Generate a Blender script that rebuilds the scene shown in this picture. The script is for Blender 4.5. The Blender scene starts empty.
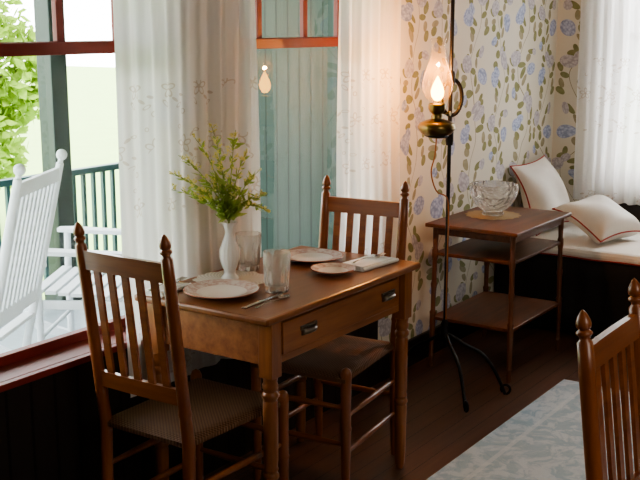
import bpy, bmesh, math, random
from mathutils import Vector, Matrix
random.seed(7)
sc=bpy.context.scene; COL=sc.collection
sin,cos,pi=math.sin,math.cos,math.pi

# ---------------------------------------------------------------- mesh helper
class MB:
    def __init__(s): s.v=[];s.f=[]
    def add(s,vs,fs,M=None):
        o=len(s.v)
        for p in vs:
            p=Vector(p); s.v.append(tuple(M@p if M else p))
        s.f+=[tuple(i+o for i in f) for f in fs]; return s
    def box(s,a,b,M=None):
        x0,y0,z0=a;x1,y1,z1=b
        vs=[(x0,y0,z0),(x1,y0,z0),(x1,y1,z0),(x0,y1,z0),(x0,y0,z1),(x1,y0,z1),(x1,y1,z1),(x0,y1,z1)]
        fs=[(0,3,2,1),(4,5,6,7),(0,1,5,4),(1,2,6,5),(2,3,7,6),(3,0,4,7)]
        return s.add(vs,fs,M)
    def cbox(s,c,d,M=None):
        return s.box([c[i]-d[i]/2 for i in range(3)],[c[i]+d[i]/2 for i in range(3)],M)
    def board(s,p0,p1,w,t,side):
        p0=Vector(p0);p1=Vector(p1);ax=(p1-p0).normalized()
        sd=Vector(side); sd=(sd-ax*sd.dot(ax)).normalized(); n=ax.cross(sd)
        vs=[]
        for p in(p0,p1):
            for a,b in((-1,-1),(1,-1),(1,1),(-1,1)):
                vs.append(p+sd*a*w/2+n*b*t/2)
        fs=[(3,2,1,0),(4,5,6,7)]+[(i,(i+1)%4,4+(i+1)%4,4+i) for i in range(4)]
        return s.add(vs,fs)
    def lathe(s,prof,seg=24,M=None,mod=None):
        vs=[];fs=[];rings=[]
        for k,(r,z) in enumerate(prof):
            if r<1e-6:
                rings.append([len(vs)]);vs.append((0,0,z))
            else:
                ring=[]
                for i in range(seg):
                    a=2*pi*i/seg; rr=r*(mod(a,k) if mod else 1)
                    ring.append(len(vs));vs.append((rr*cos(a),rr*sin(a),z))
                rings.append(ring)
        for A,B in zip(rings,rings[1:]):
            if len(A)==1 and len(B)==1: continue
            for i in range(seg):
                j=(i+1)%seg
                if len(A)==1: fs.append((A[0],B[j],B[i]))
                elif len(B)==1: fs.append((A[i],A[j],B[0]))
                else: fs.append((A[i],A[j],B[j],B[i]))
        return s.add(vs,fs,M)
    def tube(s,pts,rad,seg=8,M=None,closed=False):
        pts=[Vector(p) for p in pts];n=len(pts)
        if not hasattr(rad,'__len__'): rad=[rad]*n
        vs=[];fs=[];up=None
        for i,p in enumerate(pts):
            if closed: t=pts[(i+1)%n]-pts[i-1]
            else: t=pts[min(i+1,n-1)]-pts[max(i-1,0)]
            t.normalize()
            if up is None:
                up=Vector((0,0,1)) if abs(t.z)<.9 else Vector((1,0,0))
            a=(up-t*up.dot(t)).normalized(); b=t.cross(a); up=a
            for k in range(seg):
                an=2*pi*k/seg; vs.append(p+(a*cos(an)+b*sin(an))*max(rad[i],1e-4))
        m=n if closed else n-1
        for i in range(m):
            j=(i+1)%n
            for k in range(seg):
                l=(k+1)%seg; fs.append((i*seg+k,i*seg+l,j*seg+l,j*seg+k))
        if not closed:
            fs.append(tuple(range(seg))[::-1]); fs.append(tuple((n-1)*seg+k for k in range(seg)))
        return s.add(vs,fs,M)
    def grid(s,fn,nu,nv,M=None):
        vs=[fn(i/nu,j/nv) for j in range(nv+1) for i in range(nu+1)]
        fs=[(j*(nu+1)+i,j*(nu+1)+i+1,(j+1)*(nu+1)+i+1,(j+1)*(nu+1)+i) for j in range(nv) for i in range(nu)]
        return s.add(vs,fs,M)
    def sphere(s,c,r,M=None,sx=1,sy=1,sz=1,seg=12,rings=8):
        T=Matrix.Translation(c)@Matrix.Diagonal((sx,sy,sz,1))
        pr=[(0 if k in(0,rings) else r*sin(pi*k/rings),-r*cos(pi*k/rings)) for k in range(rings+1)]
        return s.lathe(pr,seg,(M@T) if M else T)
    def obj(s,name,mat,parent=None,smooth=False,bevel=0,label=None,category=None,loc=None,rz=0,kind=None,group=None,ang=40,recalc=True,solid=0):
        me=bpy.data.meshes.new(name);me.from_pydata([tuple(v) for v in s.v],[],s.f)
        if recalc:
            bm=bmesh.new();bm.from_mesh(me);bmesh.ops.recalc_face_normals(bm,faces=bm.faces);bm.to_mesh(me);bm.free()
        if smooth:
            for p in me.polygons:p.use_smooth=True
            me.set_sharp_from_angle(angle=math.radians(ang))
        me.materials.append(mat)
        o=bpy.data.objects.new(name,me);COL.objects.link(o)
        if solid:
            m=o.modifiers.new('solid','SOLIDIFY');m.thickness=solid;m.offset=0
        if bevel:
            m=o.modifiers.new('bevel','BEVEL');m.width=bevel;m.segments=2;m.limit_method='ANGLE';m.angle_limit=math.radians(50)
        if parent:o.parent=parent
        if loc:o.location=loc
        if rz:o.rotation_euler=(0,0,rz)
        tag(o,label,category,kind,group)
        return o
def tag(o,label=None,category=None,kind=None,group=None):
    if label:o["label"]=label
    if category:o["category"]=category
    if kind:o["kind"]=kind
    if group:o["group"]=group
def root(name,loc,rz,label,category,group=None):
    o=bpy.data.objects.new(name,None);o.empty_display_size=.1;COL.objects.link(o)
    o.location=loc;o.rotation_euler=(0,0,rz);tag(o,label,category,None,group);return o
def dup(src,loc,rz,label=None,rot=None):
    def rec(o,par):
        n=o.copy();COL.objects.link(n)
        if par:n.parent=par
        for c in o.children:rec(c,n)
        return n
    n=rec(src,None);n.location=loc;n.rotation_euler=rot if rot else (0,0,rz)
    if label:n["label"]=label
    return n

# ---------------------------------------------------------------- node helper
class NT:
    def __init__(s,name):
        s.m=bpy.data.materials.new(name);s.m.use_nodes=True;s.t=s.m.node_tree;s.n=s.t.nodes;s.n.clear()
        s.out=s.n.new('ShaderNodeOutputMaterial')
    def new(s,typ,**kw):
        n=s.n.new(typ)
        for k,v in kw.items():setattr(n,k,v)
        return n
    def put(s,sock,v):
        if isinstance(v,bpy.types.NodeSocket):s.t.links.new(v,sock)
        else:
            if hasattr(sock.default_value,'__len__') and hasattr(v,'__len__') and len(sock.default_value)==4 and len(v)==3:v=(*v,1)
            sock.default_value=v
    def M(s,op,a,b=None,c=None,clamp=False):
        n=s.new('ShaderNodeMath',operation=op);n.use_clamp=clamp
        for i,v in enumerate((a,b,c)):
            if v is not None:s.put(n.inputs[i],v)
        return n.outputs[0]
    def V(s,op,a,b=None):
        n=s.new('ShaderNodeVectorMath',operation=op);s.put(n.inputs[0],a)
        if b is not None:s.put(n.inputs[1],b)
        return n.outputs['Value'] if op in('LENGTH','DOT_PRODUCT') else n.outputs[0]
    def co(s,kind='Object'):return s.new('ShaderNodeTexCoord').outputs[kind]
    def sep(s,v):
        n=s.new('ShaderNodeSeparateXYZ');s.put(n.inputs[0],v);return n.outputs
    def comb(s,x,y,z=0.0):
        n=s.new('ShaderNodeCombineXYZ');s.put(n.inputs[0],x);s.put(n.inputs[1],y);s.put(n.inputs[2],z);return n.outputs[0]
    def map(s,v,loc=(0,0,0),rot=(0,0,0),sc=(1,1,1),typ='POINT'):
        n=s.new('ShaderNodeMapping',vector_type=typ);s.put(n.inputs[0],v)
        n.inputs['Location'].default_value=loc;n.inputs['Rotation'].default_value=rot;n.inputs['Scale'].default_value=sc
        return n.outputs[0]
    def noise(s,v,scale,detail=3,rough=.5,out=0):
        n=s.new('ShaderNodeTexNoise');s.put(n.inputs['Vector'],v);n.inputs['Scale'].default_value=scale
        n.inputs['Detail'].default_value=detail;n.inputs['Roughness'].default_value=rough;return n.outputs[out]
    def vor(s,v,scale,feature='F1',out=0):
        n=s.new('ShaderNodeTexVoronoi',feature=feature);s.put(n.inputs['Vector'],v);n.inputs['Scale'].default_value=scale;return n.outputs[out]
    def mix(s,f,a,b):
        n=s.new('ShaderNodeMix',data_type='RGBA');s.put(n.inputs[0],f);s.put(n.inputs[6],a);s.put(n.inputs[7],b);return n.outputs[2]
    def ramp(s,f,stops):
        n=s.new('ShaderNodeValToRGB');s.put(n.inputs[0],f);e=n.color_ramp.elements
        while len(e)<len(stops):e.new(.5)
        for el,(p,c) in zip(e,stops):el.position=p;el.color=(*c,1)
        return n.outputs[0]
    def bump(s,h,strength=.3,dist=.002):
        n=s.new('ShaderNodeBump');s.put(n.inputs['Height'],h);n.inputs['Strength'].default_value=strength;n.inputs['Distance'].default_value=dist;return n.outputs[0]
    def bsdf(s,color,rough=.5,metal=0,normal=None,spec=.5,final=True,**kw):
        n=s.new('ShaderNodeBsdfPrincipled');s.put(n.inputs['Base Color'],color);s.put(n.inputs['Roughness'],rough)
        n.inputs['Metallic'].default_value=metal;n.inputs['Specular IOR Level'].default_value=spec
        for k,v in kw.items():s.put(n.inputs[k.replace('_',' ')],v)
        if normal is not None:s.put(n.inputs['Normal'],normal)
        if final:s.t.links.new(n.outputs[0],s.out.inputs[0])
        return n.outputs[0]
    def fin(s,sh):s.t.links.new(sh,s.out.inputs[0]);return s.m
    def mixs(s,f,a,b):
        n=s.new('ShaderNodeMixShader');s.put(n.inputs[0],f);s.t.links.new(a,n.inputs[1]);s.t.links.new(b,n.inputs[2]);return n.outputs[0]

def m_plain(name,c,rough=.5,metal=0,var=.12,scale=25,bump=0,spec=.5):
    t=NT(name);co=t.co();n=t.noise(co,scale,3)
    c2=tuple(x*(1-var) for x in c);c3=tuple(min(1,x*(1+var)) for x in c)
    nm=t.bump(t.noise(co,scale*6,2),bump) if bump else None
    t.bsdf(t.mix(n,c2,c3),rough,metal,nm,spec);return t.m
def m_wood(name,dark,light,axis=0,rough=.4,scale=5,spec=.5,coat=0):
    t=NT(name);s=[scale*4]*3;s[axis]=scale*.35
    co=t.map(t.co(),sc=tuple(s))
    n=t.noise(co,1.3,5,.6);w=t.noise(co,4.5,3,.7)
    f=t.M('ADD',t.M('MULTIPLY',n,.75),t.M('MULTIPLY',w,.25))
    c=t.ramp(f,[(.30,dark),(.5,tuple((a+b)/2 for a,b in zip(dark,light))),(.70,light)])
    t.bsdf(c,t.M('ADD',rough-.03,t.M('MULTIPLY',w,.06)),0,t.bump(f,.06,.001),spec,Coat_Weight=coat,Coat_Roughness=.15);return t.m
def m_glass(name,tint=(1,1,1),milky=0.0,rough=.0,ior=1.45,mc=(.9,.9,.88)):
    t=NT(name)
    tr=t.new('ShaderNodeBsdfTransparent');t.put(tr.inputs[0],tint)
    gl=t.new('ShaderNodeBsdfGlossy');gl.inputs['Roughness'].default_value=rough
    fr=t.new('ShaderNodeFresnel')
    bf=t.new('ShaderNodeNewGeometry').outputs['Backfacing']
    t.put(fr.inputs['IOR'],t.M('ADD',t.M('MULTIPLY',bf,1/ior-ior),ior))
    s=t.mixs(fr.outputs[0],tr.outputs[0],gl.outputs[0])
    if milky:
        df=t.new('ShaderNodeBsdfDiffuse');t.put(df.inputs[0],mc)
        tl=t.new('ShaderNodeBsdfTranslucent');t.put(tl.inputs[0],mc)
        s=t.mixs(milky,s,t.mixs(.6,df.outputs[0],tl.outputs[0]))
    return t.fin(s)
def m_realglass(name,milky,facet,ior=1.45,bs=.6,clear=.35):
    t=NT(name);g=t.new('ShaderNodeBsdfGlass');g.inputs['IOR'].default_value=ior;g.inputs['Roughness'].default_value=.02
    g.inputs['Color'].default_value=(.98,.99,.99,1)
    if facet:t.put(g.inputs['Normal'],t.bump(t.vor(t.co(),facet),bs,.004))
    df=t.new('ShaderNodeBsdfDiffuse');df.inputs[0].default_value=(.95,.95,.93,1)
    tl=t.new('ShaderNodeBsdfTranslucent');tl.inputs[0].default_value=(.95,.95,.93,1)
    tr=t.new('ShaderNodeBsdfTransparent')
    return t.fin(t.mixs(milky,t.mixs(clear,g.outputs[0],tr.outputs[0]),t.mixs(.5,df.outputs[0],tl.outputs[0])))

# ---------------------------------------------------------------- materials
def make_wallpaper():
    t=NT('wallpaper_floral');p=t.sep(t.co('Object'))
    S=1/1.20
    u=t.M('MULTIPLY',t.M('ADD',p[0],p[1]),S);v=t.M('MULTIPLY',p[2],S)
    nz=t.noise(t.comb(u,v),4,1,.5,1);dd=t.sep(nz)
    u=t.M('ADD',u,t.M('MULTIPLY',t.M('SUBTRACT',dd[0],.5),.16))
    v=t.M('ADD',v,t.M('MULTIPLY',t.M('SUBTRACT',dd[1],.5),.10))
    W,H=.255,.49
    col=t.M('FLOOR',t.M('DIVIDE',u,W))
    par=t.M('FLOORED_MODULO',col,2.0)
    lu=t.M('MULTIPLY',t.M('FRACT',t.M('DIVIDE',u,W)),W)
    lv=t.M('MULTIPLY',t.M('FRACT',t.M('DIVIDE',t.M('ADD',v,t.M('MULTIPLY',par,.21)),H)),H)
    q=t.comb(lu,lv)
    def vine(z):return .128+.046*sin(2*pi*z/H)
    def ell(x,y,a,b,r):
        w=t.map(q,loc=(x,y,0),rot=(0,0,r),sc=(a,b,1),typ='TEXTURE')
        return t.M('LESS_THAN',t.V('LENGTH',w),1.0)
    def union(L):
        r=L[0]
        for k in L[1:]:r=t.M('MAXIMUM',r,k)
        return r
    vx=t.M('ADD',.128,t.M('MULTIPLY',t.M('SINE',t.M('MULTIPLY',lv,2*pi/H)),.046))
    stem=t.M('LESS_THAN',t.M('ABSOLUTE',t.M('SUBTRACT',lu,vx)),.0018)
    rnd=random.Random(5);ga=[];gb=[]
    n=25
    for k in range(n):
        z=.025+(H-.05)*k/(n-1);s=1 if k%2 else -1
        off=rnd.uniform(.018,.075)
        x=min(W-.028,max(.028,vine(z)+s*off))
        e=ell(x,z+rnd.uniform(-.008,.010),rnd.uniform(.021,.028),rnd.uniform(.013,.017),rnd.uniform(-.2,1.3) if s>0 else pi-rnd.uniform(-.2,1.3))
        (ga if k%3 else gb).append(e)
    fb=union([ell(.068,.110,.040,.036,.3),ell(.192,.350,.040,.036,.1),ell(.045,.265,.023,.021,0),ell(.100,.140,.025,.023,0)])
    fm=union([ell(.192,.185,.040,.036,.1),ell(.062,.410,.040,.036,.4),ell(.155,.220,.025,.023,0),ell(.205,.450,.023,.021,0)])
    leaf1=t.mix(t.noise(q,40),(.16,.17,.065),(.40,.39,.21))
    leaf2=t.mix(t.noise(q,40),(.25,.22,.12),(.50,.46,.32))
    vv=t.vor(t.comb(u,v),90)
    blue=t.ramp(vv,[(0,(.62,.67,.78)),(.45,(.44,.49,.65)),(.85,(.29,.33,.49))])
    mauv=t.ramp(vv,[(0,(.70,.67,.68)),(.45,(.56,.53,.56)),(.85,(.42,.39,.42))])
    base=t.mix(t.noise(t.co(),3),(.70,.66,.565),(.76,.72,.625))
    c=t.mix(stem,base,(.34,.29,.17))
    c=t.mix(union(gb),c,leaf2);c=t.mix(union(ga),c,leaf1);c=t.mix(fm,c,mauv);c=t.mix(fb,c,blue)
    t.bsdf(c,.8,spec=.2);return t.m
def make_curtain(name,ax,thin=.14):
    t=NT(name);p=t.sep(t.co('Object'))
    u=p[ax];v=p[2];TW,TH=.15,.185
    row=t.M('FLOORED_MODULO',t.M('FLOOR',t.M('DIVIDE',v,TH)),2.0)
    lu=t.M('MULTIPLY',t.M('FRACT',t.M('DIVIDE',t.M('ADD',u,t.M('MULTIPLY',row,.07)),TW)),TW)
    lv=t.M('MULTIPLY',t.M('FRACT',t.M('DIVIDE',v,TH)),TH);q=t.comb(lu,lv)
    ms=[]
    def ring(x,y,a,b,r,fill=False):
        w=t.map(q,loc=(x,y,0),rot=(0,0,r),sc=(a,b,1),typ='TEXTURE');l=t.V('LENGTH',w)
        ms.append(t.M('LESS_THAN',l,1.0) if fill else t.M('LESS_THAN',t.M('ABSOLUTE',t.M('SUBTRACT',l,1.0)),.22))
    for k in range(5):
        a=2*pi*k/5+.3;ring(.052+.017*cos(a),.105+.017*sin(a),.0135,.0080,a)
    ring(.052,.105,.0045,.0045,0,True)
    for k,(x,y,a) in enumerate([(.083,.068,-.6),(.100,.050,.5),(.112,.082,-.2),(.033,.058,2.2),(.090,.137,.7),(.114,.148,0)]):ring(x,y,.0125,.005,a,k%2==0)
    ring(.122,.028,.008,.008,0);ring(.028,.165,.006,.006,0)
    m=ms[0]
    for k in ms[1:]:m=t.M('MAXIMUM',m,k)
    gate=t.M('GREATER_THAN',t.noise(t.comb(u,v),5,1),.42)
    def band(z0,z1):return t.M('MULTIPLY',t.M('GREATER_THAN',v,z0),t.M('LESS_THAN',v,z1))
    bd=t.M('MAXIMUM',band(1.0,1.42),band(.45,.66))
    m=t.M('MULTIPLY',t.M('MULTIPLY',m,bd),gate)
    col=t.mix(t.M('MULTIPLY',m,.72),(.97,.965,.95),(.70,.62,.54))
    df=t.new('ShaderNodeBsdfDiffuse');t.put(df.inputs[0],col)
    tl=t.new('ShaderNodeBsdfTranslucent');t.put(tl.inputs[0],col)
    tr=t.new('ShaderNodeBsdfTransparent')
    return t.fin(t.mixs(thin,t.mixs(.44,df.outputs[0],tl.outputs[0]),tr.outputs[0]))
def make_floor():
    t=NT('floor_planks');p=t.sep(t.co());W=.083
    st=t.M('FLOOR',t.M('DIVIDE',p[1],W));fr=t.M('FRACT',t.M('DIVIDE',p[1],W))
    wn=t.new('ShaderNodeTexWhiteNoise',noise_dimensions='1D');t.put(wn.inputs['W'],st)
    g=t.noise(t.comb(t.M('MULTIPLY',p[0],1.5),t.M('ADD',t.M('MULTIPLY',p[1],30),t.M('MULTIPLY',wn.outputs[0],20))),1.6,5,.6)
    c=t.mix(g,(.060,.028,.017),(.165,.082,.050))
    c=t.mix(t.M('MULTIPLY',wn.outputs[0],.4),c,(.075,.038,.024))
    gap=t.M('LESS_THAN',fr,.04);c=t.mix(gap,c,(.01,.006,.004))
    t.bsdf(c,.33,normal=t.bump(t.M('SUBTRACT',1.0,gap),.4,.002));return t.m
def make_rug():
    t=NT('rug_woven_blue');p=t.sep(t.co())
    n=t.noise(t.co(),4,3,.6,1);q=t.V('ADD',t.co(),t.V('MULTIPLY',n,(.25,.25,0)))
    n1=t.noise(q,13,4,.65);n2=t.noise(q,32,3,.6)
    c=t.mix(n2,(.34,.48,.61),(.43,.56,.67))
    m1=t.ramp(n1,[(.46,(0,0,0)),(.55,(1,1,1))]);m2=t.ramp(n2,[(.52,(0,0,0)),(.60,(1,1,1))])
    c=t.mix(t.M('MULTIPLY',m1,.5),c,(.68,.76,.82));c=t.mix(t.M('MULTIPLY',m2,.38),c,(.28,.42,.57))
    ex=t.M('ABSOLUTE',p[0]);ey=t.M('ABSOLUTE',p[1])
    ed=t.M('MAXIMUM',t.M('SUBTRACT',ex,1.41),t.M('SUBTRACT',ey,1.16))
    bd=t.M('MULTIPLY',t.M('GREATER_THAN',ed,-.13),t.M('LESS_THAN',ed,-.11))
    c=t.mix(t.M('MULTIPLY',bd,.5),c,(.64,.72,.78))
    f=t.noise(t.co(),250,2);c=t.mix(t.M('MULTIPLY',f,.2),c,(.27,.36,.45))
    t.bsdf(c,.95,spec=.1,normal=t.bump(f,.5,.004));return t.m
def make_beadboard(name,c,axis=0,W=.075,rough=.5):
    t=NT(name);p=t.sep(t.co());f=t.M('FRACT',t.M('DIVIDE',p[axis],W))
    g=t.M('LESS_THAN',t.M('ABSOLUTE',t.M('SUBTRACT',f,.5)),.06)
    n=t.noise(t.map(t.co(),sc=(8,8,1.2)),2,3)
    col=t.mix(n,tuple(x*.8 for x in c),tuple(min(1,x*1.18) for x in c))
    col=t.mix(g,col,tuple(x*.40 for x in c))
    t.bsdf(col,rough,normal=t.bump(t.M('SUBTRACT',1.0,g),.6,.004),spec=.3);return t.m
def make_rush():
    t=NT('woven_rush');p=t.sep(t.co())
    a=t.M('SINE',t.M('MULTIPLY',p[0],520.0));b=t.M('SINE',t.M('MULTIPLY',p[1],520.0));w=t.M('MULTIPLY',a,b)
    h=t.M('ADD',t.M('MULTIPLY',w,.5),.5)
    c=t.mix(h,(.075,.034,.017),(.23,.120,.062));c=t.mix(t.M('MULTIPLY',t.noise(t.co(),20),.4),c,(.12,.06,.032))
    t.bsdf(c,.7,normal=t.bump(h,.7,.003),spec=.2);return t.m
def make_plate(R):
    t=NT('china_plate_%d'%int(R*1000));p=t.sep(t.co());r=t.V('LENGTH',t.comb(p[0],p[1]))
    rr=t.M('DIVIDE',r,R)
    band=t.M('MULTIPLY',t.M('GREATER_THAN',rr,.66),t.M('LESS_THAN',rr,.95))
    fl=t.ramp(t.noise(t.co(),45,4,.7),[(.42,(0,0,0)),(.58,(1,1,1))])
    c=t.mix(t.M('MULTIPLY',band,.22),(.74,.70,.66),(.50,.30,.25))
    c=t.mix(t.M('MULTIPLY',t.M('MULTIPLY',band,fl),.6),c,(.44,.23,.19))
    edge=t.M('GREATER_THAN',rr,.965);c=t.mix(edge,c,(.42,.18,.13))
    t.bsdf(c,.18);return t.m
def make_lace(name,c):
    t=NT(name);p=t.sep(t.co());r=t.V('LENGTH',t.comb(p[0],p[1]))
    a=t.M('ARCTAN2',p[1],p[0])
    w=t.M('MULTIPLY',t.M('SINE',t.M('MULTIPLY',r,420.0)),t.M('SINE',t.M('MULTIPLY',a,36.0)))
    t.bsdf(t.mix(t.M('ADD',t.M('MULTIPLY',w,.5),.5),tuple(x*.6 for x in c),c),.9,normal=t.bump(w,.6,.002));return t.m
def make_leaf(name,a,b):
    t=NT(name);c=t.mix(t.noise(t.co(),18),a,b)
    df=t.new('ShaderNodeBsdfDiffuse');t.put(df.inputs[0],c);tl=t.new('ShaderNodeBsdfTranslucent');t.put(tl.inputs[0],c)
    return t.fin(t.mixs(.5,df.outputs[0],tl.outputs[0]))
def make_emit(name,c,s):
    t=NT(name);e=t.new('ShaderNodeEmission');t.put(e.inputs[0],t.mix(t.noise(t.co(),10),c,tuple(min(1,x*1.1) for x in c)));e.inputs[1].default_value=s
    return t.fin(e.outputs[0])

WALLPAPER=make_wallpaper();CURTAIN=make_curtain('curtain_lace_cloth',0);CURTAINY=make_curtain('curtain_lace_cloth_end',1,.05)
FLOOR=make_floor();RUG=make_rug();RUSH=make_rush()
WAINS=make_beadboard('dark_wainscot',(.022,.016,.013),0,.09,.5)
TEAL=make_beadboard('teal_beadboard',(.034,.060,.050),1,.085)
PLASTER=m_plain('ceiling_plaster',(.55,.50,.43),.9)
WALLPLAIN=m_plain('wall_paint',(.42,.37,.30),.9)
RED=m_plain('red_paint',(.21,.024,.015),.45)
DGREEN=m_plain('dark_green_paint',(.014,.032,.027),.45)
PGREEN=m_plain('porch_green_paint',(.05,.12,.125),.5)
PGREY=m_plain('porch_deck_paint',(.34,.40,.44),.5)
WHITEP=m_plain('white_paint',(.66,.69,.73),.45,var=.04)
W_TABLE=m_wood('oak_apron',(.17,.055,.014),(.37,.140,.040),0,.42,spec=.4,coat=.12)
W_TLEG=m_wood('oak_leg',(.18,.057,.015),(.38,.140,.037),2,.36,coat=.2)
W_TOP=m_wood('oak_top',(.16,.055,.018),(.29,.105,.036),0,.34,spec=.4,coat=.12)
W_CHAIR=m_wood('chair_wood',(.16,.044,.013),(.34,.11,.032),2,.33,coat=.3)
W_RAIL=m_wood('chair_rail_wood',(.17,.047,.014),(.36,.12,.035),1,.33,coat=.3)
W_CON=m_wood('console_wood',(.065,.022,.009),(.17,.060,.022),0,.4,spec=.4,coat=.1)
W_CONL=m_wood('console_leg_wood',(.07,.024,.010),(.19,.066,.024),2,.35,coat=.3)
BLACKW=m_plain('black_stained_wood',(.014,.010,.009),.45)
IRON=m_plain('black_iron',(.012,.011,.011),.42,.6)
BRASS=m_plain('aged_brass',(.20,.14,.055),.3,1.0)
BRONZE=m_plain('dark_bronze',(.22,.19,.16),.35,.9)
STEEL=m_plain('cutlery_steel',(.50,.49,.47),.22,1.0,.05)
WGLASS=m_glass('window_glass',(.95,.97,.96),0,0,1.6)
TGLASS=m_realglass('tumbler_glass',.12,0,1.5,clear=.10)
CUTGL=m_realglass('cut_glass',.10,60,1.5,.9,.2)
CHIM=m_glass('chimney_glass',(.99,.95,.88),.022,.02,1.4,(1,.74,.25))
MILK=m_plain('milk_glass',(.80,.80,.78),.2,var=.02)
FLAME=make_emit('flame_glow',(1.0,.43,.05),32)
CORD=m_plain('cord_fabric',(.35,.12,.03),.8)
LINEN=m_plain('white_linen',(.82,.81,.79),.9,var=.05,bump=.2)
PILLOW=m_plain('pillow_cotton',(.78,.75,.70),.9,var=.05,bump=.2)
PIPING=m_plain('red_piping',(.40,.05,.04),.8)
SKIRT=m_plain('black_cloth',(.012,.010,.010),.9)
BLANKET=m_plain('grey_wool',(.22,.22,.24),.95)
DOILY=make_lace('doily_lace',(.84,.81,.75));DOILY2=make_lace('tan_doily_lace',(.52,.38,.22))
LEAFM=make_leaf('sprig_leaf',(.26,.44,.09),(.60,.70,.24));STEMM=make_leaf('sprig_stem',(.26,.36,.11),(.38,.45,.16))
YELLOW=make_leaf('goldenrod_bloom',(.90,.84,.30),(.98,.95,.55))
TREELEAF=make_leaf('tree_leaf',(.12,.24,.03),(.42,.56,.10));BARK=m_plain('tree_bark',(.08,.06,.045),.9)
GRASS=m_plain('lawn_grass',(.30,.44,.14),.95,scale=2)

# ---------------------------------------------------------------- room shell
WY=2.36;FX=5.90;H=2.75
W1=(1.65,2.57);W2=(2.96,3.88);Z0,Z1=.60,2.30
mb=MB()
mb.box((-1.2,WY,0),(6.1,WY+.20,Z0-.021));mb.box((-1.2,WY,Z1),(6.1,WY+.20,H))
for a,b in((-1.2,W1[0]),(W1[1],W2[0]),(W2[1],6.1)):mb.box((a,WY,Z0-.021),(b,WY+.20,Z1))
mb.obj('wall_left',WALLPAPER,kind='structure',label='window wall with blue hydrangea and vine wallpaper')
F0,F1=1.15,2.04
mb=MB();mb.box((FX,-2.2,0),(FX+.2,WY,.72));mb.box((FX,-2.2,Z1),(FX+.2,WY,H));mb.box((FX,-2.2,.72),(FX+.2,F0,Z1));mb.box((FX,F1,.72),(FX+.2,WY,Z1))
mb.obj('wall_far',WALLPAPER,kind='structure',label='end wall with blue hydrangea and vine wallpaper')
MB().box((-1.4,-2.4,0),(6.1,-2.2,H)).obj('wall_right',WALLPLAIN,kind='structure',label='plain painted wall across the room')
MB().box((-1.4,-2.2,0),(-1.2,WY+.2,H)).obj('wall_back',WALLPLAIN,kind='structure',label='plain painted wall behind the dining area')
MB().box((-1.4,-2.4,-.1),(6.1,WY+.2,0)).obj('floor',FLOOR,kind='structure',label='dark brown wooden plank floor')
MB().box((-1.4,-2.4,H),(6.1,WY+.2,H+.1)).obj('ceiling',PLASTER,kind='structure',label='plain plaster ceiling')
MB().box((-1.2,WY-.015,0),(3.90,WY,Z0-.022)).obj('trim_1',WAINS,kind='structure',label='black painted wainscot below the windows')
MB().box((3.90,WY-.018,0),(FX,WY,.13)).obj('baseboard_left',BLACKW,bevel=.004,kind='structure',label='black wooden baseboard under wallpaper')
MB().box((FX-.018,-2.2,0),(FX,WY-.018,.13)).obj('baseboard_far',BLACKW,bevel=.004,kind='structure',label='black wooden baseboard behind the daybed')
MB().box((FX-.02,.4,.13),(FX,2.10,.66)).obj('trim_2',BLACKW,kind='structure',label='black panel below the end window')

def window_x(name,x0,x1,label):
    gy=WY+.11
    r=root(name,((x0+x1)/2,gy,Z0),0,label,'window');r["kind"]='structure';del r["category"]
    w=(x1-x0)/2;h=Z1-Z0;zm=1.53-Z0
    m=MB();m.box((-w,-.11,-.02),(w,.09,0));m.box((-w-.04,-.135,-.02),(w+.04,-.111,0))
    m.obj('window_sill',RED,r,bevel=.002)
    m=MB()
    m.box((-w,-.02,0),(-w+.03,.09,h));m.box((w-.03,-.02,0),(w,.09,h));m.box((-w,-.02,h-.03),(w,.09,h))
    m.obj('window_frame',DGREEN,r,bevel=.003)
    m=MB();m.box((-w+.03,0,0),(w-.03,.03,.03));m.box((-w+.03,0,zm-.02),(w-.03,.03,zm+.018))
    m.box((-w+.03,.001,.03),(-w+.07,.029,zm-.02));m.box((w-.07,.001,.03),(w-.03,.029,zm-.02))
    m.obj('lower_sash',RED,r,bevel=.002)
    m=MB();m.box((-w+.03,.035,zm-.015),(w-.03,.06,zm+.02));m.box((-w+.03,.035,h-.07),(w-.03,.06,h-.03))
    for s in(-1,1):m.box((s*(w-.05)-.02,.036,zm),(s*(w-.05)+.02,.059,h-.05))
    for f in(-1,1):m.box((f*.153-.014,.038,zm),(f*.153+.014,.058,h-.05))
    m.obj('upper_sash',RED,r,bevel=.002)
    m=MB()
    m.add([(-w+.065,.014,.025),(w-.065,.014,.025),(w-.065,.014,zm-.01),(-w+.065,.014,zm-.01)],[(0,1,2,3)])
    m.add([(-w+.065,.048,zm+.01),(w-.065,.048,zm+.01),(w-.065,.048,h-.06),(-w+.065,.048,h-.06)],[(0,1,2,3)])
    m.obj('window_glass',WGLASS,r,recalc=False)
window_x('window_1',*W1,'double-hung window with red painted sashes facing the porch')
window_x('window_2',*W2,'double-hung window with red painted sashes facing teal boards')
r=root('window_3',(FX+.1,(F0+F1)/2,.72),0,'tall window behind the daybed curtains','window');r["kind"]='structure';del r["category"]
w=(F1-F0)/2;h=Z1-.72
m=MB();m.box((-.02,-w,0),(.03,-w+.05,h));m.box((-.02,w-.05,0),(.03,w,h));m.box((-.02,-w,0),(.03,w,.05));m.box((-.02,-w,h-.05),(.03,w,h));m.box((-.02,-w,.79),(.03,w,.83))
m.obj('window_frame',RED,r,bevel=.003)
MB().add([(0,-w+.05,.05),(0,w-.05,.05),(0,w-.05,h-.05),(0,-w+.05,h-.05)],[(0,1,2,3)]).obj('window_glass',WGLASS,r,recalc=False)

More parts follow.
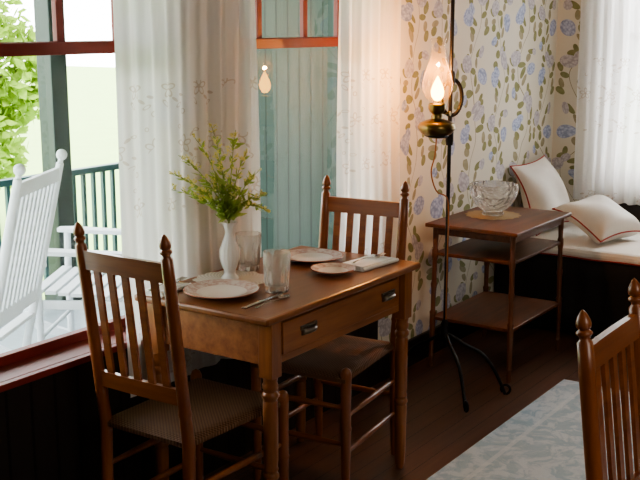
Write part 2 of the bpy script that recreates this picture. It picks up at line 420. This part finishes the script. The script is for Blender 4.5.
# ---------------------------------------------------------------- curtains & rods
def curtain(name,p0,p1,ztop,zbot,folds,amp,label,mat=None):
    p0=Vector((*p0,0));p1=Vector((*p1,0));d=(p1-p0);L=d.length;d.normalize();n=Vector((-d.y,d.x,0));ph=random.uniform(0,6)
    def fn(u,v):
        z=zbot+(ztop-zbot)*v
        sh=.012*sin(3*z+ph)
        a=amp*(.70+.35*sin(6*u+ph)+.2*sin(13*u-ph))*(.8+.2*(1-v))
        w=u+.035*sin(2.0*z+ph+4*u)+.018*sin(11*u+ph)
        off=a*sin(2*pi*folds*w+ph)+.22*a*sin(2*pi*folds*2.3*u+1.7*z)
        return p0+d*(L*u+sh*(u*(1-u)*4))+n*off+Vector((0,0,z+.004*sin(40*u)))
    m=MB().grid(fn,int(folds*20),60)
    return m.obj(name,mat or CURTAIN,smooth=True,ang=180,recalc=False,label=label,category='curtain')
curtain('curtain',(2.31,2.318),(3.00,2.318),2.33,.42,9,.012,'wide white sheer curtain with cutwork flowers behind the table')
curtain('curtain',(3.53,2.314),(4.03,2.314),2.33,.43,6,.014,'white embroidered curtain glowing warmly beside the oil lamp')
curtain('curtain',(5.845,2.20),(5.845,1.72),2.33,.60,7,.017,'white curtain hanging in the corner over the daybed',CURTAINY)
def rod(p0,p1,wall,label):
    r=root('curtain_rod',p0,0,label,'curtain rod')
    d=Vector(p1)-Vector(p0);q=d.normalized()*.03
    MB().tube([(0,0,0),d],.007,10).obj('rod',BRASS,r,smooth=True)
    for e in(q,d*.5,d-q):MB().tube([e,e+Vector(wall)],.006,8).obj('rod_bracket',BRASS,r,smooth=True)
rod((1.30,2.318,2.338),(4.08,2.318,2.338),(0,.042,0),'long thin brass rod above the porch windows')
rod((5.845,2.25,2.338),(5.845,.95,2.338),(.055,0,0),'thin brass rod above the daybed window')

# ---------------------------------------------------------------- rug
MB().box((-1.41,-1.16,0),(1.41,1.16,.008)).obj('rug',RUG,loc=(3.01,.50,0),bevel=.003,label='pale blue patterned woven area rug on wood floor',category='rug')

# ---------------------------------------------------------------- dining table
T=root('dining_table',(2.765,2.022,0),0,'oak dining table with a drawer and turned legs','table')
hx,hy=.455,.264
m=MB().box((-hx,-hy,.747),(hx,hy,.77));m.obj('tabletop',W_TOP,T,bevel=.007)
m=MB()
m.box((-.36,hy-.055,.605),(.36,hy-.035,.747))
for s in(-1,1):m.box((s*.385-.010,-.20,.605),(s*.385+.010,.20,.747))
m.box((-.36,-hy+.035,.605),(.36,-hy+.055,.628));m.box((-.36,-hy+.035,.733),(.36,-hy+.055,.747))
m.box((-.36,-hy+.035,.628),(-.345,-hy+.055,.733));m.box((.345,-hy+.035,.628),(.36,-hy+.055,.733))
m.obj('apron',W_TABLE,T,bevel=.002)
dr=MB();dr.box((-.342,-hy+.028,.631),(.342,-hy+.05,.730));dr.box((-.33,-hy+.05,.64),(.33,.15,.65))
dr=dr.obj('drawer',W_TABLE,T,bevel=.003)
for hxp in(-.21,.27):
    m=MB()
    m.grid(lambda u,v:(hxp+(u-.5)*.075,-hy+.028-.020*sin(pi*v)**.6*(sin(pi*u)**.35 if 0<u<1 else 0),.668+.022*v),14,8)
    m.cbox((hxp,-hy+.0265,.692),(.085,.004,.012))
    m.obj('drawer_handle',BRONZE,dr,smooth=True,solid=.002,label='dark bronze cup pull')
legp=[(.0,.0),(.013,.0),(.017,.02),(.020,.06),(.022,.20),(.0225,.242),(.020,.248),(.025,.256),(.025,.264),(.020,.272),(.0235,.282),(.020,.292),(.0225,.31),(.0235,.44),(.023,.495),(.020,.502),(.0255,.512),(.0255,.522),(.020,.530),(.0245,.540),(.0245,.550),(.021,.558),(.024,.574),(0,.575)]
for sx in(-1,1):
    for sy in(-1,1):
        m=MB().lathe(legp,20);m.box((-.025,-.025,.574),(.025,.025,.747))
        m.obj('leg',W_TLEG,T,smooth=True,loc=(sx*.392,sy*.224,0),bevel=.002,ang=35)

# ---------------------------------------------------------------- dining chairs
def build_chair(loc,rz,label):
    C=root('dining_chair',loc,rz,label,'chair','matching wooden dining chairs')
    FXL=.240
    def bx(z):return -.185-.075*max(0,(z-.43))/.6 - .012*max(0,(.43-z))/.43
    for s in(-1,1):
        zs=[0,.03,.15,.24,.25,.26,.41,.43,.45,.52,.53,.54,.70,.9,.972,.978,.984,.989,.994,.999,1.003,1.010,1.018,1.027,1.035,1.040]
        rs=[.012,.014,.017,.018,.020,.018,.019,.019,.019,.018,.020,.018,.018,.0175,.017,.011,.011,.017,.017,.010,.0155,.0165,.015,.011,.006,.001]
        MB().tube([(bx(z),s*.163,z) for z in zs],rs,14).obj('leg',W_CHAIR,C,smooth=True,ang=60)
        zs=[0,.03,.15,.25,.258,.266,.35,.41,.455,.468,.475]
        rs=[.012,.015,.017,.018,.021,.018,.018,.019,.019,.014,.001]
        MB().tube([(FXL,s*.178,z) for z in zs],rs,14).obj('leg',W_CHAIR,C,smooth=True,ang=60)
    m=MB()
    def rail(z0,z1,th):
        def pt(y,z,o):return (bx(z)-.003*(1-(y/.163)**2)+o,y,z)
        ys=[-.163+.326*i/10 for i in range(11)]
        for i in range(10):
            a,b=ys[i],ys[i+1];vs=[]
            for y in(a,b):
                for z,o in((z0,-th),(z0,th),(z1,th),(z1,-th)):vs.append(pt(y,z,o))
            m.add(vs,[(0,1,5,4),(1,2,6,5),(2,3,7,6),(3,0,4,7)])
    rail(.905,.960,.008);rail(.552,.600,.008)
    for k in range(5):
        y=-.163+.326*(k+1)/6;o=-.003*(1-(y/.163)**2)
        m.board((bx(.59)+o,y,.59),(bx(.92)+o,y,.92),.024,.009,(0,1,0))
    m.obj('backrest',W_RAIL,C,smooth=True,ang=30)
    m=MB();SL=FXL+.215
    def top(u,v):
        x=-.195+SL*u;hw=.165+.02*u;y=(v-.5)*2*hw
        e=min(u,1-u,v,1-v);return (x,y,.452-.010*sin(pi*u)*sin(pi*v)-(.014*(1-min(1,e/.08))**2))
    def bot(u,v):
        x=-.195+SL*u;hw=.165+.02*u;y=(v-.5)*2*hw
        e=min(u,1-u,v,1-v);return (x,y,.415+(.010*(1-min(1,e/.08))**2))
    m.grid(top,24,24);m.grid(bot,24,24)
    def idx(off,i,j):return off+j*25+i
    for i in range(24):
        for (a,b) in (((i,0),(i+1,0)),((i,24),(i+1,24)),((0,i),(0,i+1)),((24,i),(24,i+1))):
            m.f.append((idx(0,*a),idx(0,*b),idx(625,*b),idx(625,*a)))
    m.obj('seat',RUSH,C,smooth=True,ang=60)
    st=[((FXL,-.178,.20),(FXL,.178,.20)),((FXL,-.178,.33),(FXL,.178,.33)),((-.19,-.163,.24),(-.19,.163,.24))]
    for s in(-1,1):
        for z in(.17,.30):st.append(((-.19,s*.163,z),(FXL,s*.178,z)))
    for a,b in st:
        a=Vector(a);b=Vector(b)
        MB().tube([a.lerp(b,t) for t in(0,.1,.3,.5,.7,.9,1)],[.007,.008,.010,.011,.010,.008,.007],10).obj('stretcher',W_RAIL,C,smooth=True)
    return C
C1=build_chair((2.268,2.03,0),0,'wooden slat-back chair with woven seat tucked at table end')
C2=dup(C1,(3.042,2.02,0),math.radians(185.8),'wooden slat-back chair beside the embroidered curtain at the table')
C3=dup(C1,(2.155,.455,.008),math.radians(-90),'wooden slat-back chair standing on the pale blue rug')
C1.scale=(1,1,1.018);C3.scale=(1,1,.988)

# ---------------------------------------------------------------- tableware
TT=.770
def plate(R,x,y,label):
    p=[(0,.0),(R*.5,.0),(R*.55,.003),(R*.70,.008),(R*.98,.016),(R,.018),(R*.985,.020),(R*.70,.012),(R*.55,.0065),(R*.5,.005),(0,.005)]
    return MB().lathe(p,48).obj('plate',make_plate(R),smooth=True,ang=60,loc=(x,y,TT),label=label,category='plate',group='china plates on the dining table')
plate(.120,2.465,2.055,'china dinner plate with reddish floral rim by the chair')
plate(.112,3.03,2.10,'china dinner plate with reddish floral rim near the curtain')
plate(.078,2.90,1.925,'small china bread plate with patterned rim')
def glass(x,y,label):
    n=10
    mod=lambda a,k:1+(.09*(abs(cos(n*a/2))-.5) if k in(2,3,4,5) else 0)
    p=[(0,0),(.036,0),(.037,.006),(.039,.030),(.041,.06),(.042,.082),(.0435,.090),(.0445,.128),(.0425,.128),(.0405,.094),(.037,.06),(.034,.020),(0,.014)]
    return MB().lathe(p,100,mod=mod).obj('drinking_glass',TGLASS,smooth=True,ang=30,loc=(x,y,TT),label=label,category='glass',group='glass tumblers on the table')
glass(2.598,1.938,'ribbed clear glass tumbler near the drawer side')
glass(2.780,2.195,'ribbed clear glass tumbler behind the white vase')
DX,DY=2.635,2.160
MB().lathe([(0,0),(.122,0),(.124,.001),(.122,.002),(0,.002)],96,mod=lambda a,k:1+.05*cos(14*a)).obj('doily',DOILY,loc=(DX,DY-.006,TT),label='cream crocheted doily under the white vase',category='doily')
vp=[(0,0),(.030,0),(.032,.006),(.022,.016),(.018,.024),(.026,.045),(.034,.075),(.033,.10),(.024,.125),(.016,.145),(.0135,.162),(.017,.178),(.024,.190),(.027,.196),(.024,.194),(.014,.176),(.010,.16),(.010,.05),(0,.045)]
VS=.98
MB().lathe([(r*.96,z*VS) for r,z in vp],48,mod=lambda a,k:1+(.13*cos(7*a) if k in(12,13,14) else .04*cos(14*a) if 4<k<10 else 0)).obj('flower_vase',MILK,smooth=True,ang=70,loc=(DX,DY,TT+.002),label='white milk glass bud vase holding yellow sprigs',category='vase')

# bouquet
RV=Vector((.9,-.6,0));FV=Vector((.826,.5635,0))*.6
BQ=root('flower_bouquet',(DX,DY,TT+.062),0,'loose bunch of green sprigs with tiny yellow blossoms','flowers')
lf=MB();bl=MB()
def sprig(dr,dz,dd,seed):
    rnd=random.Random(seed)
    P0=Vector((0,0,0));P1=Vector((0,0,.132));P3=P1+RV*dr+FV*dd+Vector((0,0,dz));P2=P1+RV*dr*.35+FV*dd*.35+Vector((0,0,max(dz*.7,.09)))
    def bz(t):
        if t<.2:return P0.lerp(P1,t/.2)
        s=(t-.2)/.8;return P1*(1-s)**2+P2*2*s*(1-s)+P3*s*s
    pts=[bz(k/14) for k in range(15)]
    m=MB().tube(pts,[.0018-.001*k/14 for k in range(15)],6)
    def leaf(p,d,L,W):
        d=d.normalized();s=d.cross(Vector((rnd.uniform(-1,1),rnd.uniform(-1,1),rnd.uniform(.2,1)))).normalized();n=d.cross(s)
        k=[p,p+d*L*.3+s*W*.8-n*.1*W,p+d*L*.6+s*W*.7-n*.05*L,p+d*L-n*.15*L,p+d*L*.6-s*W*.7-n*.05*L,p+d*L*.3-s*W*.8-n*.1*W,p+d*L*.45+n*.25*W]
        lf.add(k,[(0,1,6),(1,2,6),(2,3,6),(3,4,6),(4,5,6),(5,0,6)])
    for k in range(26):
        t=rnd.uniform(.28,.90)**1.2;p=bz(max(.24,t));d=(bz(min(1,t+.02))-bz(t-.02)).normalized()
        d=d*rnd.uniform(.2,.9)+Vector((rnd.uniform(-1,1),rnd.uniform(-1,1),rnd.uniform(-.5,.5)))
        leaf(p,d,rnd.uniform(.022,.048)*(1.2-t*.45),rnd.uniform(.005,.010)*(1.3-t*.6))
    for k in range(11):
        t=rnd.uniform(.6,1.0);p=bz(t);d=Vector((rnd.uniform(-1,1),rnd.uniform(-1,1),rnd.uniform(.2,1))).normalized()*rnd.uniform(.010,.034)*(1.3-t*.6)
        m.tube([p,p+d*.6,p+d],.0006,4)
        for j in range(8):
            q=p+d*rnd.uniform(.3,1.1)+Vector([rnd.uniform(-.004,.004) for _ in range(3)])
            bl.sphere(q,rnd.uniform(.0014,.0028),seg=5,rings=4)
    m.obj('flower_stem',STEMM,BQ,smooth=True)
for i,(a,b,c) in enumerate([(-.180,.17,.02),(-.15,.23,-.03),(-.10,.28,.0),(-.05,.32,0),(-.03,.23,-.05),(.025,.30,.03),(.06,.23,-.04),(.095,.16,.02),(.125,.08,-.02),(-.11,.13,-.05),(.0,.15,.05),(-.06,.14,.02),(.03,.12,-.06),(-.175,.12,-.02),(.13,.02,.0)]):
    sprig(a,b,c,i+10)
lf.obj('leaves',LEAFM,BQ,recalc=False);bl.obj('blossoms',YELLOW,BQ)

# cutlery
def fork(x,y,rz,z=TT):
    m=MB();m.grid(lambda u,v:(-.09+.125*u,(v-.5)*(.012-.010*sin(pi*min(1,u*1.05))*.8),.003+.006*sin(pi*u)),16,3)
    m.grid(lambda u,v:(.035+.025*u,(v-.5)*(.006+.015*sin(pi*u/2)),.003-.002*sin(pi*u)),8,4)
    for k in range(4):
        yy=-.0085+.0057*k;m.board((.058,yy,.003),(.098,yy,.006),.0028,.0015,(0,1,0))
    m.obj('fork',STEEL,smooth=True,ang=60,solid=.0015,loc=(x,y,z+.001),rz=rz,label='silver dinner fork on the table',category='fork',group='silver cutlery')
def knife(x,y,rz):
    m=MB().box((-.11,-.007,.0),(-.01,.007,.005));m.add([(-.01,-.005,.001),(.09,-.008,.001),(.105,.003,.001),(.09,.008,.001),(-.01,.005,.001),(-.01,-.005,.003),(.09,-.008,.003),(.105,.003,.003),(.09,.008,.003),(-.01,.005,.003)],[(4,3,2,1,0),(5,6,7,8,9),(0,1,6,5),(1,2,7,6),(2,3,8,7),(3,4,9,8),(4,0,5,9)])
    m.obj('table_knife',STEEL,bevel=.001,loc=(x,y,TT),rz=rz,label='silver table knife beside the dinner plate',category='knife',group='silver cutlery')
def spoon(x,y,rz):
    m=MB().grid(lambda u,v:(-.09+.12*u,(v-.5)*(.011-.007*sin(pi*min(1,u))),.002+.005*sin(pi*u)),16,3)
    m.grid(lambda u,v:(.03+.05*u,(v-.5)*.032*max(.1,sin(pi*(u*.94+.03)))**.6,.006-.005*sin(pi*u)*(1-(2*v-1)**2)),12,8)
    m.obj('spoon',STEEL,smooth=True,ang=60,solid=.0012,loc=(x,y,TT+.001),rz=rz,label='silver spoon beside the dinner plate',category='spoon',group='silver cutlery')
knife(2.475,1.895,.05);spoon(2.48,1.863,.02)
def napkin(x,y,rz,w,l,label):
    m=MB()
    for k in range(4):
        def fn(u,v,k=k):return ((u-.5)*(l-.006*k),(v-.5)*(w-.004*k),.0015+.0040*k+.0012*sin(9*u+k)*sin(6*v)*(1 if k else 0))
        m.grid(fn,14,8)
    m.tube([(-l/2+.003+l*.98*k/10,-w/2+.002,.007) for k in range(11)],.006,8)
    return m.obj('napkin',LINEN,smooth=True,solid=.0022,loc=(x,y,TT),rz=rz,label=label,category='napkin')
napkin(2.400,2.228,.1,.075,.16,'folded white linen napkin beside the dinner plate')
napkin(3.08,1.895,-.08,.11,.21,'folded white linen napkin on the table corner')
fork(2.400,2.228,.1,TT+.017);fork(3.08,1.895,-.08,TT+.017)

# ---------------------------------------------------------------- oil lamp on iron stand
LX,LY=3.97,2.045
L=root('floor_lamp',(LX,LY,0),0,'black iron floor stand holding a lit glass oil lamp','lamp')
MB().tube([(0,0,.21),(0,0,2.25)],.0085,12).obj('pole',IRON,L,smooth=True)
m=MB()
for an in(228,293,98):
    a=math.radians(an);d=Vector((cos(a),sin(a),0));pts=[]
    RL=.23 if an==98 else .270
    for k in range(27):
        s=k/26;r_=.010+(RL-.010)*s;z=.262*(1-s**1.9)+.012-.02*sin(2*pi*s)
        pts.append(d*r_+Vector((0,0,max(z,.010))))
    for k in range(1,15):
        q=k/14*pi*1.75;rr_=.024*(1-.35*k/14);pts.append(d*(RL+rr_*sin(q))+Vector((0,0,.010+.024-rr_*cos(q)-(.024-rr_)*.3)))
    m.tube(pts,[.0075]*27+[.006]*14,8)
m.lathe([(0,.225),(.012,.23),(.020,.245),(.020,.285),(.013,.30),(.018,.315),(.011,.335),(0,.335)],16)
m.obj('base',IRON,L,smooth=True,ang=60)
ox,oy=-.125,-.004
UP=Matrix.Translation((0,0,.018))
m=MB();m.tube([(0,0,1.13),(-.04,0,1.12),(-.075,-.004,1.125),(ox*.9,oy,1.135)],.007,8,UP)
m.tube([(.012+.048*cos(a)*.826,.0+.048*cos(a)*-.5635,1.30+.075*sin(a)) for a in [2*pi*k/28 for k in range(28)]],.0085,8,closed=True)
ring=[(ox+.045*cos(2*pi*k/24),oy+.045*sin(2*pi*k/24),1.135) for k in range(24)]
m.tube(ring,.005,6,UP,closed=True);m.lathe([(.014,1.10),(.017,1.12),(.017,1.18),(.014,1.19)],12);m.lathe([(.014,1.35),(.017,1.36),(.017,1.40),(.014,1.41)],12)
m.obj('lamp_bracket',IRON,L,smooth=True,ang=60)
O=Matrix.Translation((ox,oy,.018))
MB().lathe([(0,1.125),(.035,1.125),(.04,1.132),(.062,1.142),(.076,1.16),(.078,1.172),(.070,1.186),(.045,1.197),(.024,1.203),(0,1.204)],32,O).obj('oil_reservoir',BRASS,L,smooth=True,ang=60)
m=MB().lathe([(.0,1.20),(.022,1.202),(.024,1.215),(.020,1.222),(.030,1.232),(.036,1.245),(.036,1.262),(.030,1.266),(.010,1.268),(0,1.268)],24,O)
m.tube([(0,0,1.225),(.02,-.035,1.225),(.024,-.045,1.225)],.003,6,O);m.lathe([(0,-.003),(.010,-.003),(.010,.003),(0,.003)],12,O@Matrix.Translation((.024,-.047,1.225))@Matrix.Rotation(pi/2,4,'X'))
m.obj('burner',BRASS,L,smooth=True,ang=50)
m=MB().lathe([(.031,1.262),(.033,1.272),(.049,1.292),(.062,1.320),(.064,1.346),(.055,1.385),(.040,1.425),(.031,1.455),(.028,1.495),(.033,1.530)],36,O)
m.obj('lamp_chimney',CHIM,L,smooth=True,ang=180,recalc=False,label='clear glass chimney with bulbous middle')
MB().lathe([(0,1.275),(.013,1.279),(.025,1.296),(.027,1.316),(.019,1.342),(.006,1.368),(0,1.380)],16,O).obj('flame',FLAME,L,smooth=True,label='glowing amber flame')
cp=[(ox,oy,1.143),(ox-.01,oy,1.07),(ox-.02,oy+.01,1.00),(ox+.01,oy,.92),(-.03,-.01,.88),(-.014,-.012,.80)]
def catmull(P,n=6):
    P=[Vector(p) for p in P];P=[P[0]]+P+[P[-1]];o=[]
    for i in range(1,len(P)-2):
        for k in range(n):
            t=k/n;o.append(.5*((2*P[i])+(-P[i-1]+P[i+1])*t+(2*P[i-1]-5*P[i]+4*P[i+1]-P[i+2])*t*t+(-P[i-1]+3*P[i]-3*P[i+1]+P[i+2])*t**3))
    o.append(P[-2]);return o
MB().tube(catmull(cp)+[(-.012,-.010,z) for z in(.6,.4,.34)],.003,6).obj('lamp_cord',CORD,L,smooth=True)

# ---------------------------------------------------------------- console table
K=root('side_table',(4.545,2.06,0),0,'dark wooden three-tier side table against floral wallpaper','table')
MB().box((-.325,-.23,.682),(.325,.23,.70)).obj('tabletop',W_CON,K,bevel=.004)
m=MB();m.box((-.28,-.20,.645),(.28,-.188,.682));m.box((-.28,.188,.645),(.28,.20,.682));m.box((-.288,-.19,.645),(-.276,.19,.682));m.box((.276,-.19,.645),(.288,.19,.682));m.obj('apron',W_CON,K,bevel=.002)
MB().box((-.29,-.20,.545),(.29,.20,.560)).obj('upper_shelf',W_CON,K,bevel=.003)
MB().box((-.295,-.205,.235),(.295,.205,.250)).obj('lower_shelf',W_CON,K,bevel=.003)
for sx in(-1,1):
    for sy in(-1,1):
        zs=[0,.02,.05,.06,.07,.15,.22,.235,.26,.27,.28,.38,.40,.41,.42,.52,.54,.57,.58,.66,.682];rs=[.009,.011,.011,.015,.011,.012,.014,.014,.014,.016,.011,.012,.015,.015,.012,.011,.015,.015,.011,.014,.014]
        MB().tube([(sx*(.283+.014*(.682-z)),sy*(.193+.012*(.682-z)),z) for z in zs],rs,12).obj('leg',W_CONL,K,smooth=True)
MB().lathe([(0,0),(.128,0),(.13,.001),(.128,.002),(0,.002)],96,mod=lambda a,k:1+.05*cos(16*a)).obj('doily',DOILY2,loc=(4.59,2.12,.70),label='tan crocheted doily under the cut glass bowl',category='doily')
bp=[(0,0),(.05,0),(.055,.008),(.045,.016),(.06,.03),(.082,.05),(.095,.07),(.104,.09),(.109,.11),(.112,.13),(.114,.150),(.108,.150),(.100,.095),(.08,.062),(.05,.032),(0,.025)]
def bm_(a,k):
    if k in(10,11):return 1+.035*cos(16*a)
    if 4<=k<=9:return 1+.06*abs(cos(10*a+(k%2)*pi/2))
    return 1
MB().lathe(bp,120,mod=bm_).obj('glass_bowl',CUTGL,smooth=True,ang=20,loc=(4.59,2.12,.702),label='cut crystal punch bowl with scalloped rim on doily',category='bowl')

# ---------------------------------------------------------------- daybed
D=root('daybed',(5.49,1.27,0),0,'daybed with white piped mattress and black skirt','bed')
MB().box((-.36,-1.0,.06),(.37,1.05,.415)).obj('bed_frame',BLACKW,D,bevel=.005)
def sk(u,v):
    return (-.375+.006*sin(u*90),-1.0+2.06*u,.02+.395*v)
MB().grid(sk,200,4).obj('bed_skirt',SKIRT,D,smooth=True,ang=180,solid=.003)
for sx in(-.32,.33):
    for sy in(-.95,1.0):MB().lathe([(0,0),(.02,0),(.025,.03),(.02,.06),(0,.06)],12).obj('leg',BLACKW,D,smooth=True,loc=(sx,sy,0))
MB().box((-.38,-1.01,.415),(.385,1.06,.47)).obj('mattress',PILLOW,D,bevel=.02)
m=MB()
for z in(.422,):m.tube([(-.378,-1.0+2.05*k/40,z+.002*sin(k)) for k in range(41)],.0035,6)
m.obj('piping',PIPING,D,smooth=True)
def pillow(loc,rot,S,Tk,label,seed):
    R=root('pillow',loc,0,label,'pillow','white pillows on the daybed');R.rotation_euler=rot
    rnd=random.Random(seed);a,b=rnd.uniform(0,6),rnd.uniform(0,6)
    def f(u,v,s):
        x=2*u-1;y=2*v-1
        px=x*(1-.09*(1-y*y)*abs(x)**3);py=y*(1-.09*(1-x*x)*abs(y)**3)
        th=((1-x**4)*(1-y**4))**.5 if abs(x)<1 and abs(y)<1 else 0
        return (px*S/2,py*S/2,s*th*Tk/2*(1+.2*sin(4*x+a)*sin(3*y+b)-.25*y)-.035*(x*x*.4+max(0,y)**2))
    m=MB();m.grid(lambda u,v:f(u,v,1),28,28);m.grid(lambda u,v:f(u,v,-1),28,28)
    m.obj('pillow_cover',PILLOW,R,smooth=True,ang=180)
    e=[]
    for k in range(28):e.append(f(k/28,0,0))
    for k in range(28):e.append(f(1,k/28,0))
    for k in range(28):e.append(f(1-k/28,1,0))
    for k in range(28):e.append(f(0,1-k/28,0))
    MB().tube(e,.0042,6,closed=True).obj('piping',PIPING,R,smooth=True)
Rz=lambda a:Matrix.Rotation(math.radians(a),3,'Z')
Rx=lambda a:Matrix.Rotation(math.radians(a),3,'X')
pillow((5.47,2.215,.682),(Rz(-5)@Rx(71)@Rz(3)).to_euler(),.40,.13,'white square pillow with red piping leaning on wallpaper',1)
pillow((5.41,1.875,.600),(Rz(-24)@Rx(27)@Rz(5)).to_euler(),.35,.14,'white pillow with red piping slumped on the daybed',2)
m=MB()
m.grid(lambda u,v:(5.60+.25*u,.45+1.05*v,.480+.055*sin(pi*u)**.5+.006*sin(8*v+3*u)),20,40)
m.obj('blanket',BLANKET,smooth=True,ang=180,solid=.008,label='folded grey wool blanket on the daybed',category='blanket')

# ---------------------------------------------------------------- porch & outdoors
MB().box((-1.4,WY+.2,-.25),(5.35,5.2,-.15)).obj('floor_porch',PGREY,kind='structure',label='pale painted porch deck outside the windows')
MB().box((5.2,WY+.2,-.15),(5.3,5.1,2.7)).obj('wall_porch',TEAL,kind='structure',label='teal vertical board wall at the porch end')
MB().box((-1.4,WY+.2,2.65),(5.35,5.2,2.75)).obj('ceiling_porch',PGREEN,kind='structure',label='unseen green painted porch ceiling, added for shade')  # out of view, added to keep the teal wall and deck in shade
MB().box((-20,5.2,-.7),(40,60,-.6)).obj('ground',GRASS,kind='structure',label='sunlit lawn beyond the porch')
for x in(2.2,4.50):
    m=MB();m.box((-.065,-.065,0),(.065,.065,2.8));m.box((-.085,-.085,0),(.085,.085,.10));m.box((-.085,-.085,2.64),(.085,.085,2.8))
    m.obj('porch_post',DGREEN,loc=(x,5.08,-.15),bevel=.006,label='dark green square porch post',category='post',group='porch posts')
def railing(cx,hw,n,label):
    R=root('porch_railing',(cx,5.08,-.15),0,label,'railing')
    MB().box((-hw,-.03,.80),(hw,.03,.84)).obj('top_rail',PGREEN,R,bevel=.006)
    MB().box((-hw,-.02,.12),(hw,.02,.16)).obj('bottom_rail',PGREEN,R,bevel=.004)
    for k in range(n):MB().box((-.012,-.012,.16),(.012,.012,.80)).obj('baluster',PGREEN,R,loc=(-hw+(k+.5)*2*hw/n,0,0))
railing(3.35,1.063,24,'green painted porch railing with upright balusters')
railing(4.89,.305,7,'short green porch railing meeting the teal wall')

def rocker(loc,rz,label):
    C=root('rocking_chair',loc,rz,label,'chair','white porch rocking chairs')
    def bx(z):return -.24-.24*(z-.40)
    m=MB()
    for s in(-1,1):m.tube([(bx(z),s*.26,z) for z in(.06,.4,.8,1.12,1.125,1.14)],[.02,.02,.02,.018,.012,.012],12);m.sphere((bx(1.16),s*.26,1.16),.026)
    for z in(.50,1.07):m.board((bx(z),-.26,z),(bx(z),.26,z),.06,.022,(0,0,1))
    for k in range(9):
        y=-.21+.42*k/8;m.board((bx(.5),y,.5),(bx(1.07)-.0,y,1.07),.028,.012,(0,1,0))
    m.obj('backrest',WHITEP,C,smooth=True)
    m=MB()
    for k in range(8):m.board((-.23+.065*k,-.27,.40+.006*k),(-.23+.065*k,.27,.40+.006*k),.055,.018,(1,0,0))
    m.box((-.25,-.27,.35),(.25,-.25,.395));m.box((-.25,.25,.35),(.25,.27,.395));m.obj('seat',WHITEP,C,bevel=.003)
    for s in(-1,1):
        m=MB();m.add([(-.31,s*.27-.03,.62),(.20,s*.29-.045,.64),(.27,s*.29-.03,.64),(.27,s*.29+.03,.64),(.20,s*.29+.045,.64),(-.31,s*.27+.03,.62),(-.31,s*.27-.03,.642),(.20,s*.29-.045,.662),(.27,s*.29-.03,.662),(.27,s*.29+.03,.662),(.20,s*.29+.045,.662),(-.31,s*.27+.03,.642)],
              [(5,4,3,2,1,0),(6,7,8,9,10,11)]+[(i,(i+1)%6,6+(i+1)%6,6+i) for i in range(6)])
        m.obj('armrest',WHITEP,C,bevel=.004)
        MB().tube([(.22,s*.27,.05),(.22,s*.27,.4),(.22,s*.285,.64)],.019,10).obj('leg',WHITEP,C,smooth=True)
        m=MB();pp=[(-.45+.9*k/16,s*.27,.03+.11*(2*k/16-1)**2) for k in range(17)]
        for a,b in zip(pp,pp[1:]):m.board(a,b,.03,.05,(0,1,0))
        m.obj('rocker',WHITEP,C)
    for z,x in((.2,.22),(.2,-.18)):MB().tube([(x,-.27,z),(x,.27,z)],.011,8).obj('stretcher',WHITEP,C,smooth=True)
    return C
RC=rocker((2.865,3.93,-.145),math.radians(119),'white slat-back rocking chair just outside the window')
dup(RC,(3.74,3.97,-.145),math.radians(122),'white rocking chair with wide arms farther along the porch')

def tree(loc,cs,seed,h):
    rnd=random.Random(seed);R=root('tree',loc,0,'tree with bright yellow-green leaves beyond the porch','tree','garden trees')
    m=MB();m.tube([(0,0,0),(.05,0,h*.4),(-.05,.05,h*.8),(0,0,h)],[.16,.12,.09,.03],10)
    for c in cs:m.tube([(0,0,h*.45),tuple(x*.6 for x in c[:2])+(c[2]*.75,),c[:3]],[.05,.03,.01],6)
    m.obj('trunk',BARK,R,smooth=True)
    lf=MB()
    for x,y,z,r in cs:
        for k in range(1300):
            d=Vector([rnd.gauss(0,1) for _ in range(3)]).normalized()*r*rnd.uniform(.35,1)**.6
            p=Vector((x,y,z))+d;a=Vector([rnd.gauss(0,1) for _ in range(3)]).normalized();b=a.orthogonal().normalized();s=rnd.uniform(.05,.11)
            lf.add([p-a*s,p+b*s*.5,p+a*s,p-b*s*.5],[(0,1,2,3)])
    lf.obj('foliage',TREELEAF,R,recalc=False)
tree((6.80,9.3,-.6),[(0,0,2.4,.9),(.5,-.3,1.7,.6),(-.7,.2,2.0,.9),(.3,.3,3.1,.7),(.1,-.2,1.0,.6)],1,3.4)
tree((9.3,16.7,-.6),[(0,0,3.2,1.3),(-1.1,.3,2.6,1.2),(.7,0,4.2,1.0)],2,4.2)

# ---------------------------------------------------------------- lights
w=bpy.data.worlds.new('World');sc.world=w;w.use_nodes=True
nt=w.node_tree;bg=nt.nodes['Background'];bg.inputs[0].default_value=(.97,.985,1,1);bg.inputs[1].default_value=10
def light(name,typ,loc,energy,color,target=None,size=1,sy=None,radius=None):
    l=bpy.data.lights.new(name,typ);l.energy=energy;l.color=color
    if typ=='AREA':
        l.size=size
        if sy:l.shape='RECTANGLE';l.size_y=sy
    if radius:l.shadow_soft_size=radius
    o=bpy.data.objects.new(name,l);COL.objects.link(o);o.location=loc
    if target:o.rotation_euler=(Vector(target)-Vector(loc)).to_track_quat('-Z','Y').to_euler()
    return o
# sits inside the chimney, at the flame tip
light('flame_light','POINT',(LX+ox,LY+oy,1.408),19,(1,.42,.12),radius=.008)
light('room_fill','AREA',(1.2,-1.7,2.2),28,(1,.90,.79),(3.2,2.0,.6),1.6,1.0)  # soft fill added in place of unseen windows on the opposite side
light('sunlight','SUN',(5,12,9),5.0,(1,.96,.86),(9,16,0))
try: sc.view_settings.look='AgX - Medium High Contrast'
except Exception: pass

cam=bpy.data.cameras.new('camera');cam.sensor_width=36;cam.lens=59.0;cam.clip_start=.05;cam.clip_end=200
co=bpy.data.objects.new('camera',cam);COL.objects.link(co);co.location=(0,0,1.6)
p=math.radians(11.6);h=math.radians(34.3)
co.rotation_euler=Vector((cos(p)*cos(h),cos(p)*sin(h),-sin(p))).to_track_quat('-Z','Y').to_euler()
sc.camera=co
